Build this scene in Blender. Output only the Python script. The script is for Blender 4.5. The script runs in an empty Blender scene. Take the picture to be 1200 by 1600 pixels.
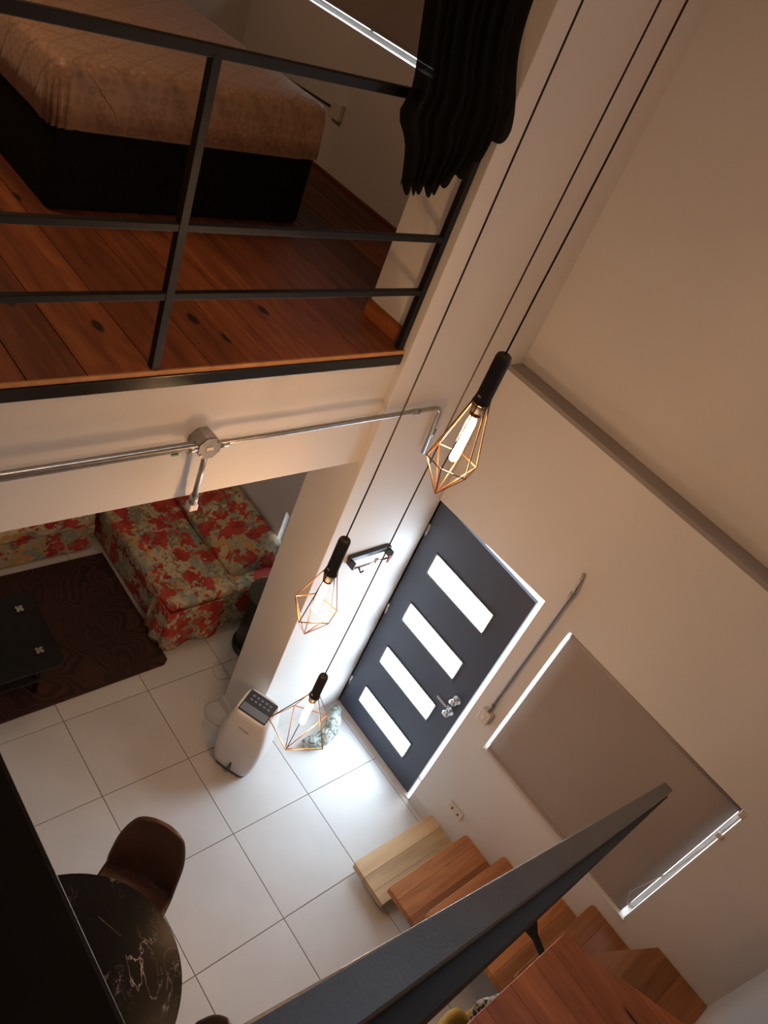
import bpy, bmesh, math, random
from mathutils import Vector, Matrix
random.seed(7)
S = bpy.context.scene
COL = S.collection
PI = math.pi

# ------------------------------------------------------------------ camera
cam = bpy.data.cameras.new('camera')
cam.sensor_fit = 'VERTICAL'; cam.sensor_height = 32.0
cam.lens = 32.0 * 1242.15 / 1600.0
cam.clip_start = 0.02; cam.clip_end = 100
co = bpy.data.objects.new('camera', cam); COL.objects.link(co)
Rr = (0.73108466, -0.59247386, 0.33836362)
Rd = (-0.19100079, -0.65381793, -0.73214808)
Rf = (0.6550068, 0.47063451, -0.59115924)
co.matrix_world = Matrix(((Rr[0], -Rd[0], -Rf[0], 0.0), (Rr[1], -Rd[1], -Rf[1], 0.0),
                          (Rr[2], -Rd[2], -Rf[2], 4.8), (0, 0, 0, 1)))
S.camera = co

# ------------------------------------------------------------------ world, lights, exposure
w = bpy.data.worlds.new('daylight'); S.world = w; w.use_nodes = True
bg = w.node_tree.nodes['Background']
bg.inputs[0].default_value = (0.80, 0.90, 1.0, 1); bg.inputs[1].default_value = 7.0
S.view_settings.view_transform = 'Standard'; S.view_settings.look = 'None'
S.view_settings.exposure = 0.15; S.view_settings.gamma = 1.0; S.view_settings.use_curve_mapping = False

def area(name, loc, rot, sx, sy, power, col):
    l = bpy.data.lights.new(name, 'AREA'); l.shape = 'RECTANGLE'; l.size = sx; l.size_y = sy
    l.energy = power; l.color = col
    o = bpy.data.objects.new(name, l); COL.objects.link(o); o.location = loc; o.rotation_euler = rot
    return o
area('ceiling_lamp_light', (1.9, 0.5, 5.80), (0, 0, 0), 1.2, 1.2, 8, (1.0, 0.54, 0.29))
area('cool_fill_light', (-2.45, 0.9, 1.5), (0, -PI / 2, 0), 1.4, 1.8, 3, (0.80, 0.90, 1.0))  # added cool fill for the lower floor; no window stands there
area('under_loft_lamp_light', (2.7, 3.5, 2.93), (0, 0, 0), 0.35, 0.35, 4, (1.0, 0.74, 0.54))
area('under_landing_lamp_light', (-0.9, 0.4, 2.93), (0, 0, 0), 0.35, 0.35, 4, (1.0, 0.70, 0.48))
area('bedroom_lamp_light', (0.7, 3.9, 5.80), (0, 0, 0), 0.5, 0.5, 14, (1.0, 0.60, 0.34))
GLASS_GLOW = 27.0
UPPER_WINDOW_GLOW = 1.5
BULB_GLOW = 60.0

# ------------------------------------------------------------------ materials
def nt(name):
    m = bpy.data.materials.new(name); m.use_nodes = True
    t = m.node_tree; b = t.nodes['Principled BSDF']
    return m, t, b
def N(t, kind, **kw):
    n = t.nodes.new(kind)
    for k, v in kw.items():
        if k.startswith('i_'): n.inputs[int(k[2:])].default_value = v
        else: setattr(n, k, v)
    return n
def ramp(t, src, stops, interp='LINEAR'):
    r = t.nodes.new('ShaderNodeValToRGB'); r.color_ramp.interpolation = interp
    e = r.color_ramp.elements
    while len(e) < len(stops): e.new(0.5)
    for i, (p, c) in enumerate(stops):
        e[i].position = p; e[i].color = (*c, 1) if len(c) == 3 else c
    t.links.new(src, r.inputs[0]); return r.outputs[0]
def objco(t, scale=(1, 1, 1), rot=(0, 0, 0), kind='Object'):
    c = t.nodes.new('ShaderNodeTexCoord'); m = t.nodes.new('ShaderNodeMapping')
    m.inputs['Scale'].default_value = scale; m.inputs['Rotation'].default_value = rot
    t.links.new(c.outputs[kind], m.inputs[0]); return m.outputs[0]
def noise(t, vec, scale, detail=3, rough=0.5, dist=0.0):
    n = t.nodes.new('ShaderNodeTexNoise'); n.inputs['Scale'].default_value = scale
    n.inputs['Detail'].default_value = detail; n.inputs['Roughness'].default_value = rough
    n.inputs['Distortion'].default_value = dist
    t.links.new(vec, n.inputs['Vector']); return n.outputs[0]
def bump(t, b, h, strength=0.2, dist=0.01):
    n = t.nodes.new('ShaderNodeBump'); n.inputs['Strength'].default_value = strength
    n.inputs['Distance'].default_value = dist
    t.links.new(h, n.inputs['Height']); t.links.new(n.outputs[0], b.inputs['Normal'])
def mixc(t, fac, a, b_, mode='MIX'):
    n = t.nodes.new('ShaderNodeMixRGB'); n.blend_type = mode
    for i, v in ((0, fac), (1, a), (2, b_)):
        if isinstance(v, (int, float)): n.inputs[i].default_value = v
        elif isinstance(v, tuple): n.inputs[i].default_value = (*v, 1)
        else: t.links.new(v, n.inputs[i])
    return n.outputs[0]
def plain(name, col, rough=0.5, metal=0.0, var=0.08, scale=8.0, bmp=0.05, spec=0.5):
    m, t, b = nt(name)
    v = objco(t); f = noise(t, v, scale, 4)
    lo = tuple(c * (1 - var) for c in col); hi = tuple(min(1, c * (1 + var)) for c in col)
    t.links.new(ramp(t, f, [(0.3, lo), (0.7, hi)]), b.inputs['Base Color'])
    b.inputs['Roughness'].default_value = rough; b.inputs['Metallic'].default_value = metal
    b.inputs['Specular IOR Level'].default_value = spec
    if bmp: bump(t, b, noise(t, v, scale * 12, 2), bmp, 0.004)
    return m
def emis(name, col, strength):
    m, t, b = nt(name); b.inputs['Base Color'].default_value = (*col, 1)
    b.inputs['Emission Color'].default_value = (*col, 1); b.inputs['Emission Strength'].default_value = strength
    return m

M = {}
M['wall'] = plain('wall_paint', (0.70, 0.665, 0.63), 0.75, var=0.025, scale=1.5, bmp=0.08, spec=0.25)
M['ceiling'] = plain('ceiling_paint', (0.68, 0.63, 0.58), 0.85, var=0.02, scale=2)
M['grout'] = plain('grout', (0.16, 0.12, 0.10), 0.9)
M['base'] = plain('baseboard_tile', (0.66, 0.63, 0.60), 0.35, var=0.03)
M['steel'] = plain('black_steel_paint', (0.010, 0.0095, 0.0095), 0.34, var=0.3, scale=20, bmp=0.02)
M['satinsteel'] = plain('satin_black_steel', (0.008, 0.007, 0.006), 0.5, var=0.3, scale=20, bmp=0.0, spec=0.3)
M['railtop'] = plain('worn_steel_rail', (0.018, 0.016, 0.018), 0.34, var=0.6, scale=14, bmp=0.06, spec=0.38)
M['gloss'] = plain('gloss_black_steel', (0.010, 0.0095, 0.009), 0.2, var=0.3, scale=20, bmp=0.10)
M['ledge'] = plain('grey_brown_ledge', (0.30, 0.26, 0.235), 0.7, var=0.03, scale=3)  # grey-brown, darker than the wall colour
M['matsteel'] = plain('matt_black_steel', (0.005, 0.005, 0.005), 0.55, var=0.3, scale=20, bmp=0.0, spec=0.2)
M['galv'] = plain('galvanised_metal', (0.42, 0.41, 0.40), 0.35, 0.85, var=0.12, scale=30)
M['boxmetal'] = plain('dull_metal', (0.12, 0.12, 0.12), 0.45, 0.7, var=0.2, scale=40)
M['alu'] = plain('aluminium', (0.45, 0.44, 0.43), 0.35, 0.6, var=0.05)
M['chrome'] = plain('chrome', (0.75, 0.75, 0.77), 0.12, 1.0, var=0.03, bmp=0)
M['white'] = plain('white_plastic', (0.72, 0.70, 0.68), 0.35, var=0.02, bmp=0)
M['cream'] = plain('cream_plastic', (0.66, 0.58, 0.50), 0.4, var=0.02, bmp=0)
M['slot'] = plain('dark_slot', (0.03, 0.03, 0.03), 0.6, bmp=0)
M['cable'] = plain('white_cable', (0.62, 0.56, 0.50), 0.5, bmp=0)
M['cord'] = plain('brown_textile_cord', (0.022, 0.014, 0.010), 0.8, bmp=0)
M['socketblk'] = plain('matt_black_holder', (0.018, 0.013, 0.011), 0.55, bmp=0)
M['wire'] = plain('bronze_wire', (0.20, 0.10, 0.045), 0.35, 0.8, bmp=0)
M['darkwood'] = plain('ebony_board', (0.010, 0.010, 0.011), 0.6)
M['bedbase'] = plain('black_bed_fabric', (0.006, 0.0065, 0.008), 0.9, var=0.2, scale=60, bmp=0.2, spec=0.15)
M['leather'] = plain('brown_leather', (0.080, 0.030, 0.016), 0.42, var=0.2, scale=6, bmp=0.12)
M['yellow'] = plain('mustard_velvet', (0.40, 0.24, 0.035), 0.7, var=0.12, scale=5, bmp=0.15)
M['bin'] = plain('dark_green_lacquer', (0.016, 0.018, 0.013), 0.35, bmp=0)
M['binlid'] = plain('olive_grey_lacquer', (0.065, 0.062, 0.045), 0.25, bmp=0)
M['acwhite'] = plain('cooler_shell', (0.66, 0.61, 0.57), 0.32, var=0.015, bmp=0)
M['acdark'] = plain('cooler_panel', (0.045, 0.052, 0.062), 0.25, bmp=0)
M['acgrey'] = plain('cooler_slot', (0.16, 0.18, 0.20), 0.3, bmp=0)
M['doorpaint'] = plain('charcoal_door_paint', (0.060, 0.072, 0.110), 0.42, var=0.06, scale=3, bmp=0.05)
M['doorgroove'] = plain('door_bead', (0.10, 0.105, 0.13), 0.4, bmp=0)
M['glow'] = emis('frosted_daylight_glass', (0.68, 0.85, 1.0), GLASS_GLOW)
M['glow2'] = emis('shaded_upper_window_glass', (0.62, 0.80, 1.0), UPPER_WINDOW_GLOW)
M['bulb'] = emis('filament_bulb', (1.0, 0.62, 0.27), BULB_GLOW)
M['copper'] = plain('bulb_cap', (0.12, 0.05, 0.02), 0.3, 0.7, bmp=0)
M['red'] = plain('red_tag', (0.30, 0.05, 0.035), 0.5, bmp=0)

def tile_mat():
    m, t, b = nt('floor_tile'); v = objco(t, kind='Generated'); vo = objco(t)
    oi = t.nodes.new('ShaderNodeObjectInfo')
    f = noise(t, vo, 3.0, 4)
    base = ramp(t, f, [(0.25, (0.60, 0.585, 0.565)), (0.75, (0.67, 0.655, 0.635))])
    r = ramp(t, oi.outputs['Random'], [(0, (0.93, 0.93, 0.93)), (1, (1, 1, 1))])
    c = mixc(t, 1.0, base, r, 'MULTIPLY')
    sp = noise(t, vo, 26.0, 2)
    specks = ramp(t, sp, [(0.17, (1, 1, 1)), (0.20, (0, 0, 0))])
    c = mixc(t, specks, c, (0.25, 0.16, 0.11))
    t.links.new(c, b.inputs['Base Color']); b.inputs['Roughness'].default_value = 0.42
    bump(t, b, noise(t, vo, 160, 2), 0.04, 0.002)
    return m
M['tile'] = tile_mat()

def wood(name, dark, mid, light, axis='y', rough=0.4, knots=True, kscale=1.0):
    m, t, b = nt(name)
    oi = t.nodes.new('ShaderNodeObjectInfo')
    tc = t.nodes.new('ShaderNodeTexCoord')
    add = t.nodes.new('ShaderNodeVectorMath'); add.operation = 'ADD'
    mul = t.nodes.new('ShaderNodeVectorMath'); mul.operation = 'SCALE'; mul.inputs['Scale'].default_value = 1.0
    comb = t.nodes.new('ShaderNodeCombineXYZ')
    mr = t.nodes.new('ShaderNodeMath'); mr.operation = 'MULTIPLY'; mr.inputs[1].default_value = 37.0
    t.links.new(oi.outputs['Random'], mr.inputs[0])
    for i in range(3): t.links.new(mr.outputs[0], comb.inputs[i])
    t.links.new(tc.outputs['Object'], add.inputs[0]); t.links.new(comb.outputs[0], add.inputs[1])
    mp = t.nodes.new('ShaderNodeMapping')
    mp.inputs['Scale'].default_value = (1, 0.09, 1) if axis == 'y' else (0.09, 1, 1)
    t.links.new(add.outputs[0], mp.inputs[0])
    g = noise(t, mp.outputs[0], 22.0, 5, 0.6, 0.8)
    g2 = noise(t, mp.outputs[0], 5.0, 3, 0.5, 1.5)
    c = ramp(t, g, [(0.30, dark), (0.5, mid), (0.72, light)])
    c2 = ramp(t, g2, [(0.35, (0.72, 0.66, 0.6)), (0.65, (1.08, 1.05, 1.0))])
    c = mixc(t, 0.8, c, c2, 'MULTIPLY')
    rv = ramp(t, oi.outputs['Random'], [(0, (0.60, 0.54, 0.50)), (0.5, (0.95, 0.93, 0.92)), (1, (1.25, 1.22, 1.2))] if knots != 2 else [(0, (0.38, 0.33, 0.30)), (0.5, (0.85, 0.80, 0.78)), (1, (1.3, 1.3, 1.25))])
    c = mixc(t, 1.0, c, rv, 'MULTIPLY')
    if knots:
        mk = t.nodes.new('ShaderNodeMapping')
        mk.inputs['Scale'].default_value = (1, 0.45, 1) if axis == 'y' else (0.45, 1, 1)
        t.links.new(add.outputs[0], mk.inputs[0])
        vo = t.nodes.new('ShaderNodeTexVoronoi'); vo.inputs['Scale'].default_value = 3.6 * kscale
        t.links.new(mk.outputs[0], vo.inputs['Vector'])
        k = ramp(t, vo.outputs['Distance'], [(0.075, (1, 1, 1)), (0.13, (0, 0, 0))])
        sel = t.nodes.new('ShaderNodeSeparateXYZ'); t.links.new(vo.outputs['Color'], sel.inputs[0])
        gt = t.nodes.new('ShaderNodeMath'); gt.operation = 'GREATER_THAN'; gt.inputs[1].default_value = 0.12 if knots == 2 else 0.25
        t.links.new(sel.outputs[0], gt.inputs[0])
        kk = t.nodes.new('ShaderNodeMath'); kk.operation = 'MULTIPLY'
        t.links.new(k, kk.inputs[0]); t.links.new(gt.outputs[0], kk.inputs[1])
        c = mixc(t, kk.outputs[0], c, (0.022, 0.010, 0.006))
    t.links.new(c, b.inputs['Base Color']); b.inputs['Roughness'].default_value = rough
    bump(t, b, g, 0.12, 0.003)
    return m
M['loftplank'] = wood('loft_pine', (0.16, 0.045, 0.016), (0.26, 0.080, 0.027), (0.36, 0.130, 0.046), 'y', 0.55, knots=2, kscale=1.5)
M['plankend'] = plain('pine_edge', (0.50, 0.23, 0.08), 0.6, var=0.2, scale=14)
M['tread'] = wood('stair_pine', (0.34, 0.140, 0.055), (0.44, 0.195, 0.080), (0.52, 0.25, 0.11), 'x', 0.40, kscale=1.25)
M['treadlight'] = wood('stair_pine_pale', (0.50, 0.36, 0.20), (0.58, 0.43, 0.25), (0.64, 0.49, 0.30), 'x', 0.42, knots=False)
M['treadred'] = wood('stair_pine_landing', (0.37, 0.120, 0.042), (0.48, 0.165, 0.060), (0.56, 0.21, 0.08), 'y', 0.38, kscale=1.1)

def floral():
    m, t, b = nt('leafy_upholstery'); v = objco(t)
    d = t.nodes.new('ShaderNodeTexNoise'); d.inputs['Scale'].default_value = 17; d.inputs['Detail'].default_value = 3
    t.links.new(v, d.inputs['Vector'])
    mx = t.nodes.new('ShaderNodeMixRGB'); mx.inputs[0].default_value = 0.20
    t.links.new(v, mx.inputs[1]); t.links.new(d.outputs[1], mx.inputs[2])
    v2 = mx.outputs[0]
    fine = t.nodes.new('ShaderNodeTexVoronoi'); fine.inputs['Scale'].default_value = 26
    mp = t.nodes.new('ShaderNodeMapping'); mp.inputs['Scale'].default_value = (1, 0.40, 1); mp.inputs['Rotation'].default_value = (0, 0, 0.6)
    t.links.new(v2, mp.inputs[0]); t.links.new(mp.outputs[0], fine.inputs['Vector'])
    sx = t.nodes.new('ShaderNodeSeparateXYZ'); t.links.new(fine.outputs['Color'], sx.inputs[0])
    bgc = ramp(t, sx.outputs[0], [(0.0, (0.24, 0.21, 0.14)), (0.2, (0.42, 0.36, 0.24)), (0.45, (0.55, 0.46, 0.29)),
                                  (0.68, (0.27, 0.31, 0.25)), (0.86, (0.55, 0.33, 0.11))], 'CONSTANT')
    big = t.nodes.new('ShaderNodeTexVoronoi'); big.inputs['Scale'].default_value = 8.0
    t.links.new(v2, big.inputs['Vector'])
    sb = t.nodes.new('ShaderNodeSeparateXYZ'); t.links.new(big.outputs['Color'], sb.inputs[0])
    edge = noise(t, v2, 42, 3)
    ad = t.nodes.new('ShaderNodeMath'); ad.operation = 'MULTIPLY_ADD'; ad.inputs[1].default_value = 0.42
    t.links.new(edge, ad.inputs[0]); t.links.new(big.outputs['Distance'], ad.inputs[2])
    inside = t.nodes.new('ShaderNodeMath'); inside.operation = 'LESS_THAN'; inside.inputs[1].default_value = 0.72
    t.links.new(ad.outputs[0], inside.inputs[0])
    gt = t.nodes.new('ShaderNodeMath'); gt.operation = 'GREATER_THAN'; gt.inputs[1].default_value = 0.26
    t.links.new(sb.outputs[1], gt.inputs[0])
    mm = t.nodes.new('ShaderNodeMath'); mm.operation = 'MULTIPLY'
    t.links.new(inside.outputs[0], mm.inputs[0]); t.links.new(gt.outputs[0], mm.inputs[1])
    red = ramp(t, noise(t, v, 11, 2), [(0.4, (0.34, 0.030, 0.022)), (0.6, (0.48, 0.065, 0.045))])
    c = mixc(t, mm.outputs[0], bgc, red)
    t.links.new(c, b.inputs['Base Color']); b.inputs['Roughness'].default_value = 0.85
    bump(t, b, noise(t, v, 9, 3), 0.35, 0.03)
    return m
M['floral'] = floral()

def rugmat():
    m, t, b = nt('carved_rug'); v = objco(t)
    nn = noise(t, v, 2.1, 1, 0.4, 0.9)
    ml = t.nodes.new('ShaderNodeMath'); ml.operation = 'MULTIPLY'; ml.inputs[1].default_value = 190.0
    t.links.new(nn, ml.inputs[0])
    wv = t.nodes.new('ShaderNodeMath'); wv.operation = 'SINE'; t.links.new(ml.outputs[0], wv.inputs[0])
    wv2 = t.nodes.new('ShaderNodeMath'); wv2.operation = 'MULTIPLY_ADD'; wv2.inputs[1].default_value = 0.5; wv2.inputs[2].default_value = 0.5
    t.links.new(wv.outputs[0], wv2.inputs[0])
    f2 = noise(t, v, 2.0, 2)
    c = ramp(t, wv2.outputs[0], [(0.2, (0.024, 0.007, 0.006)), (0.8, (0.052, 0.017, 0.012))])
    c = mixc(t, 0.5, c, ramp(t, f2, [(0.35, (0.6, 0.6, 0.6)), (0.7, (1.3, 1.2, 1.1))]), 'MULTIPLY')
    t.links.new(c, b.inputs['Base Color']); b.inputs['Roughness'].default_value = 0.8
    bump(t, b, wv2.outputs[0], 0.35, 0.006)
    return m
M['rug'] = rugmat()

def quilt():
    m, t, b = nt('quilted_satin'); v = objco(t)
    def wave(rot, sc):
        mp = t.nodes.new('ShaderNodeMapping'); mp.inputs['Rotation'].default_value = rot
        t.links.new(v, mp.inputs[0])
        wv = t.nodes.new('ShaderNodeTexWave'); wv.inputs['Scale'].default_value = sc; wv.inputs['Distortion'].default_value = 0.6
        wv.inputs['Detail'].default_value = 1
        t.links.new(mp.outputs[0], wv.inputs['Vector'])
        return ramp(t, wv.outputs[1], [(0.0, (0.35, 0.35, 0.35)), (0.10, (1, 1, 1))])
    w1 = wave((0, 0.6, 0.75), 2.4); w2 = wave((0, 0.6, -0.75), 2.4)
    q = mixc(t, 1.0, w1, w2, 'MULTIPLY')
    vo = t.nodes.new('ShaderNodeTexVoronoi'); vo.inputs['Scale'].default_value = 21
    vo.inputs['Randomness'].default_value = 0.35
    t.links.new(v, vo.inputs['Vector'])
    pt = ramp(t, vo.outputs['Distance'], [(0.2, (0.48, 0.30, 0.19)), (0.38, (0.34, 0.195, 0.12)), (0.6, (0.45, 0.275, 0.175))])
    c = mixc(t, 0.25, pt, mixc(t, 1.0, pt, q, 'MULTIPLY'))
    t.links.new(c, b.inputs['Base Color']); b.inputs['Roughness'].default_value = 0.48
    b.inputs['Sheen Weight'].default_value = 0.3
    hh = mixc(t, 0.35, q, noise(t, v, 45, 3))
    bump(t, b, hh, 0.4, 0.012)
    return m
M['quilt'] = quilt()

def marble():
    m, t, b = nt('black_marble'); v = objco(t)
    def vein(rot, sc, thr):
        mp = t.nodes.new('ShaderNodeMapping'); mp.inputs['Rotation'].default_value = rot
        mp.inputs['Scale'].default_value = (1, 0.55, 1)
        t.links.new(v, mp.inputs[0])
        n = noise(t, mp.outputs[0], sc, 5, 0.55, 1.6)
        a = t.nodes.new('ShaderNodeMath'); a.operation = 'SUBTRACT'; a.inputs[1].default_value = 0.5
        t.links.new(n, a.inputs[0])
        ab = t.nodes.new('ShaderNodeMath'); ab.operation = 'ABSOLUTE'; t.links.new(a.outputs[0], ab.inputs[0])
        return ramp(t, ab.outputs[0], [(0.0, (1, 1, 1)), (thr, (0, 0, 0))])
    msk = ramp(t, noise(t, v, 4.5, 2), [(0.50, (0, 0, 0)), (0.66, (1, 1, 1))])
    vv = mixc(t, 1.0, vein((0, 0, 0.5), 3.6, 0.006), msk, 'MULTIPLY')
    msk2 = ramp(t, noise(t, v, 3.1, 2), [(0.52, (0, 0, 0)), (0.7, (0.6, 0.6, 0.6))])
    v3 = mixc(t, 1.0, vein((0, 0, -0.9), 6.5, 0.007), msk2, 'MULTIPLY')
    f = mixc(t, 1.0, vv, v3, 'ADD')
    c = mixc(t, f, (0.010, 0.009, 0.009), (0.50, 0.42, 0.38))
    t.links.new(c, b.inputs['Base Color']); b.inputs['Roughness'].default_value = 0.22; b.inputs['Specular IOR Level'].default_value = 0.12
    return m
M['marble'] = marble()

def blindmat():
    m, t, b = nt('blind_fabric'); v = objco(t, (1, 1, 1))
    f = noise(t, v, 1.6, 2)
    c = ramp(t, f, [(0.3, (0.33, 0.275, 0.24)), (0.7, (0.36, 0.30, 0.265))])
    t.links.new(c, b.inputs['Base Color']); b.inputs['Roughness'].default_value = 0.9
    bump(t, b, noise(t, v, 300, 2), 0.1, 0.002)
    return m
M['blind'] = blindmat()

def curtainmat():
    m, t, b = nt('black_voile'); v = objco(t)
    b.inputs['Base Color'].default_value = (0.005, 0.005, 0.004, 1); b.inputs['Roughness'].default_value = 0.9
    b.inputs['Specular IOR Level'].default_value = 0.1; b.inputs['Alpha'].default_value = 0.88
    bump(t, b, noise(t, v, 60, 2), 0.1, 0.003)
    return m
M['voile'] = curtainmat()

def cushionmat():
    m, t, b = nt('black_white_print'); v = objco(t)
    f = noise(t, v, 24, 3, 0.5, 2.2)
    c = ramp(t, f, [(0.43, (0.035, 0.035, 0.032)), (0.50, (0.45, 0.42, 0.37)), (0.60, (0.55, 0.50, 0.44))])
    t.links.new(c, b.inputs['Base Color']); b.inputs['Roughness'].default_value = 0.85
    return m
M['print'] = cushionmat()
def stopmat():
    m, t, b = nt('green_grey_print'); v = objco(t)
    f = noise(t, v, 22, 3, 0.5, 1.8)
    c = ramp(t, f, [(0.38, (0.11, 0.12, 0.10)), (0.52, (0.36, 0.40, 0.36)), (0.65, (0.55, 0.58, 0.54))])
    t.links.new(c, b.inputs['Base Color']); b.inputs['Roughness'].default_value = 0.9
    return m
M['draft'] = stopmat()
def glassmat():
    m, t, b = nt('smoked_glass')
    v = objco(t)
    t.links.new(ramp(t, noise(t, v, 3, 2), [(0.3, (0.012, 0.014, 0.014)), (0.7, (0.02, 0.022, 0.021))]), b.inputs['Base Color'])
    b.inputs['Roughness'].default_value = 0.12; b.inputs['Alpha'].default_value = 0.78
    return m
M['smoked'] = glassmat()
def panemat():
    m, t, b = nt('window_glass')
    b.inputs['Base Color'].default_value = (0.9, 0.95, 1, 1); b.inputs['Alpha'].default_value = 0.12
    b.inputs['Roughness'].default_value = 0.05
    return m
M['pane'] = panemat()

# ------------------------------------------------------------------ mesh helpers
class MB:
    def __init__(s): s.v = []; s.f = []; s.sm = []
    def add(s, vs, fs, smooth=False):
        o = len(s.v); s.v += [tuple(p) for p in vs]
        for f in fs: s.f.append([o + i for i in f]); s.sm.append(smooth)
        return s
    def box(s, a, b):
        x0, y0, z0 = (min(a[i], b[i]) for i in range(3)); x1, y1, z1 = (max(a[i], b[i]) for i in range(3))
        return s.hexa([(x0, y0, z0), (x1, y0, z0), (x1, y1, z0), (x0, y1, z0), (x0, y0, z1), (x1, y0, z1), (x1, y1, z1), (x0, y1, z1)])
    def hexa(s, v):
        return s.add(v, [(0, 3, 2, 1), (4, 5, 6, 7), (0, 1, 5, 4), (1, 2, 6, 5), (2, 3, 7, 6), (3, 0, 4, 7)])
    def prism(s, pts, z0, z1):
        n = len(pts)
        return s.add([(x, y, z0) for x, y in pts] + [(x, y, z1) for x, y in pts],
                     [tuple(range(n - 1, -1, -1)), tuple(range(n, 2 * n))] + [(i, (i + 1) % n, n + (i + 1) % n, n + i) for i in range(n)])
    def rings(s, rs, cap=True, smooth=True):
        n = len(rs[0]); vs = [p for r in rs for p in r]; fs = []
        for k in range(len(rs) - 1):
            for i in range(n):
                j = (i + 1) % n
                fs.append((k * n + i, k * n + j, (k + 1) * n + j, (k + 1) * n + i))
        s.add(vs, fs, smooth)
        if cap:
            s.add(rs[0], [tuple(range(n - 1, -1, -1))]); s.add(rs[-1], [tuple(range(n))])
        return s
    def tube(s, path, r, n=8, smooth=True):
        P = [Vector(p) for p in path]; rs = []
        t0 = (P[1] - P[0]).normalized(); up = Vector((0, 0, 1)) if abs(t0.z) < 0.9 else Vector((1, 0, 0))
        a = t0.cross(up).normalized()
        for i, p in enumerate(P):
            if i == 0: t = P[1] - P[0]
            elif i == len(P) - 1: t = P[-1] - P[-2]
            else: t = (P[i + 1] - P[i]).normalized() + (P[i] - P[i - 1]).normalized()
            t.normalize(); a = (a - t * a.dot(t)).normalized(); b = t.cross(a)
            rr = r[i] if isinstance(r, (list, tuple)) else r
            rs.append([p + a * rr * math.cos(2 * PI * k / n) + b * rr * math.sin(2 * PI * k / n) for k in range(n)])
        return s.rings(rs, True, smooth)
    def lathe(s, prof, c, n=24):
        rs = [[(c[0] + r * math.cos(2 * PI * k / n), c[1] + r * math.sin(2 * PI * k / n), c[2] + z) for k in range(n)] for r, z in prof]
        return s.rings(rs)
    def grid(s, fn, nu, nv, smooth=True):
        vs = [fn(i / nu, j / nv) for j in range(nv + 1) for i in range(nu + 1)]
        return s.add(vs, [(j * (nu + 1) + i, j * (nu + 1) + i + 1, (j + 1) * (nu + 1) + i + 1, (j + 1) * (nu + 1) + i) for j in range(nv) for i in range(nu)], smooth)
    def build(s, name, mat, parent=None, bevel=0.0, seg=2, solid=0.0, sub=0, origin=None):
        base = Vector((0, 0, 0)); par = parent
        if par is not None:
            p = par
            while p is not None: base += p.location; p = p.parent
        loc = Vector((0, 0, 0))
        if origin is not None:
            loc = Vector(origin) - base; base = Vector(origin)
        me = bpy.data.meshes.new(name)
        me.from_pydata([Vector(v) - base for v in s.v], [], s.f)
        for p_, sm in zip(me.polygons, s.sm): p_.use_smooth = sm
        bm = bmesh.new(); bm.from_mesh(me)
        bmesh.ops.remove_doubles(bm, verts=bm.verts, dist=1e-6)
        bmesh.ops.recalc_face_normals(bm, faces=bm.faces); bm.to_mesh(me); bm.free()
        me.materials.append(mat)
        o = bpy.data.objects.new(name, me); COL.objects.link(o)
        if parent is not None: o.parent = parent
        o.location = loc
        if solid:
            md = o.modifiers.new('solid', 'SOLIDIFY'); md.thickness = solid; md.offset = 0
        if sub:
            md = o.modifiers.new('sub', 'SUBSURF'); md.levels = sub; md.render_levels = sub
        if bevel:
            md = o.modifiers.new('bevel', 'BEVEL'); md.width = bevel; md.segments = seg; md.limit_method = 'ANGLE'
        return o
def tag(o, label, cat, group=None):
    o['label'] = label; o['category'] = cat
    if group: o['group'] = group
    return o
def thing(name, loc, label, cat, group=None):
    o = bpy.data.objects.new(name, None); COL.objects.link(o); o.location = loc; o.empty_display_size = 0.1
    return tag(o, label, cat, group)
def struct(o): o['kind'] = 'structure'; return o
def inst(src, name, parent, offset=(0, 0, 0)):
    o = bpy.data.objects.new(name, src.data); COL.objects.link(o)
    for md in src.modifiers:
        if md.type == 'BEVEL':
            m2 = o.modifiers.new('bevel', 'BEVEL'); m2.width = md.width; m2.segments = md.segments; m2.limit_method = 'ANGLE'
    o.parent = parent; o.location = Vector(src.location) + Vector(offset); return o

# ------------------------------------------------------------------ the setting
XD = 3.46      # door wall, lower part
XU = 3.58      # upper part, set back above the ledge
YB = 2.14      # face of the pier beside the door
YF = 2.18      # face of the beam under the loft
XP = 2.635     # end of the pier
YR = -0.736    # wall along the stairs
XL = -2.6; YE = 5.4; ZC = 5.9; ZL = 3.20

fl = struct(MB().box((XL, YR, -0.10), (XD + 0.2, YE, -0.004)).build('floor', M['grout']))
gx = [1.617 + 0.598 * k for k in range(-8, 4)]; gx = [XL] + [g for g in gx if g > XL + 0.05] + [XD - 0.002]
gy = [1.005 + 0.599 * k for k in range(-3, 8)]; gy = [YR + 0.001] + [g for g in gy if YR + 0.05 < g < YE - 0.05] + [YE]
full = None
for i in range(len(gx) - 1):
    for j in range(len(gy) - 1):
        x0, x1, y0, y1 = gx[i] + 0.0022, gx[i + 1] - 0.0022, gy[j] + 0.0022, gy[j + 1] - 0.0022
        if x1 - x0 < 0.01: continue
        isf = abs((gx[i + 1] - gx[i]) - 0.598) < 1e-4 and abs((gy[j + 1] - gy[j]) - 0.599) < 1e-4
        if isf and full is not None:
            inst(full[0], 'tile', fl, (x0 - full[1], y0 - full[2], 0))
        else:
            o = MB().box((x0, y0, -0.006), (x1, y1, 0.0)).build('tile', M['tile'], fl, bevel=0.0008, seg=1, origin=(x0, y0, 0))
            if isf: full = (o, x0, y0)

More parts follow.
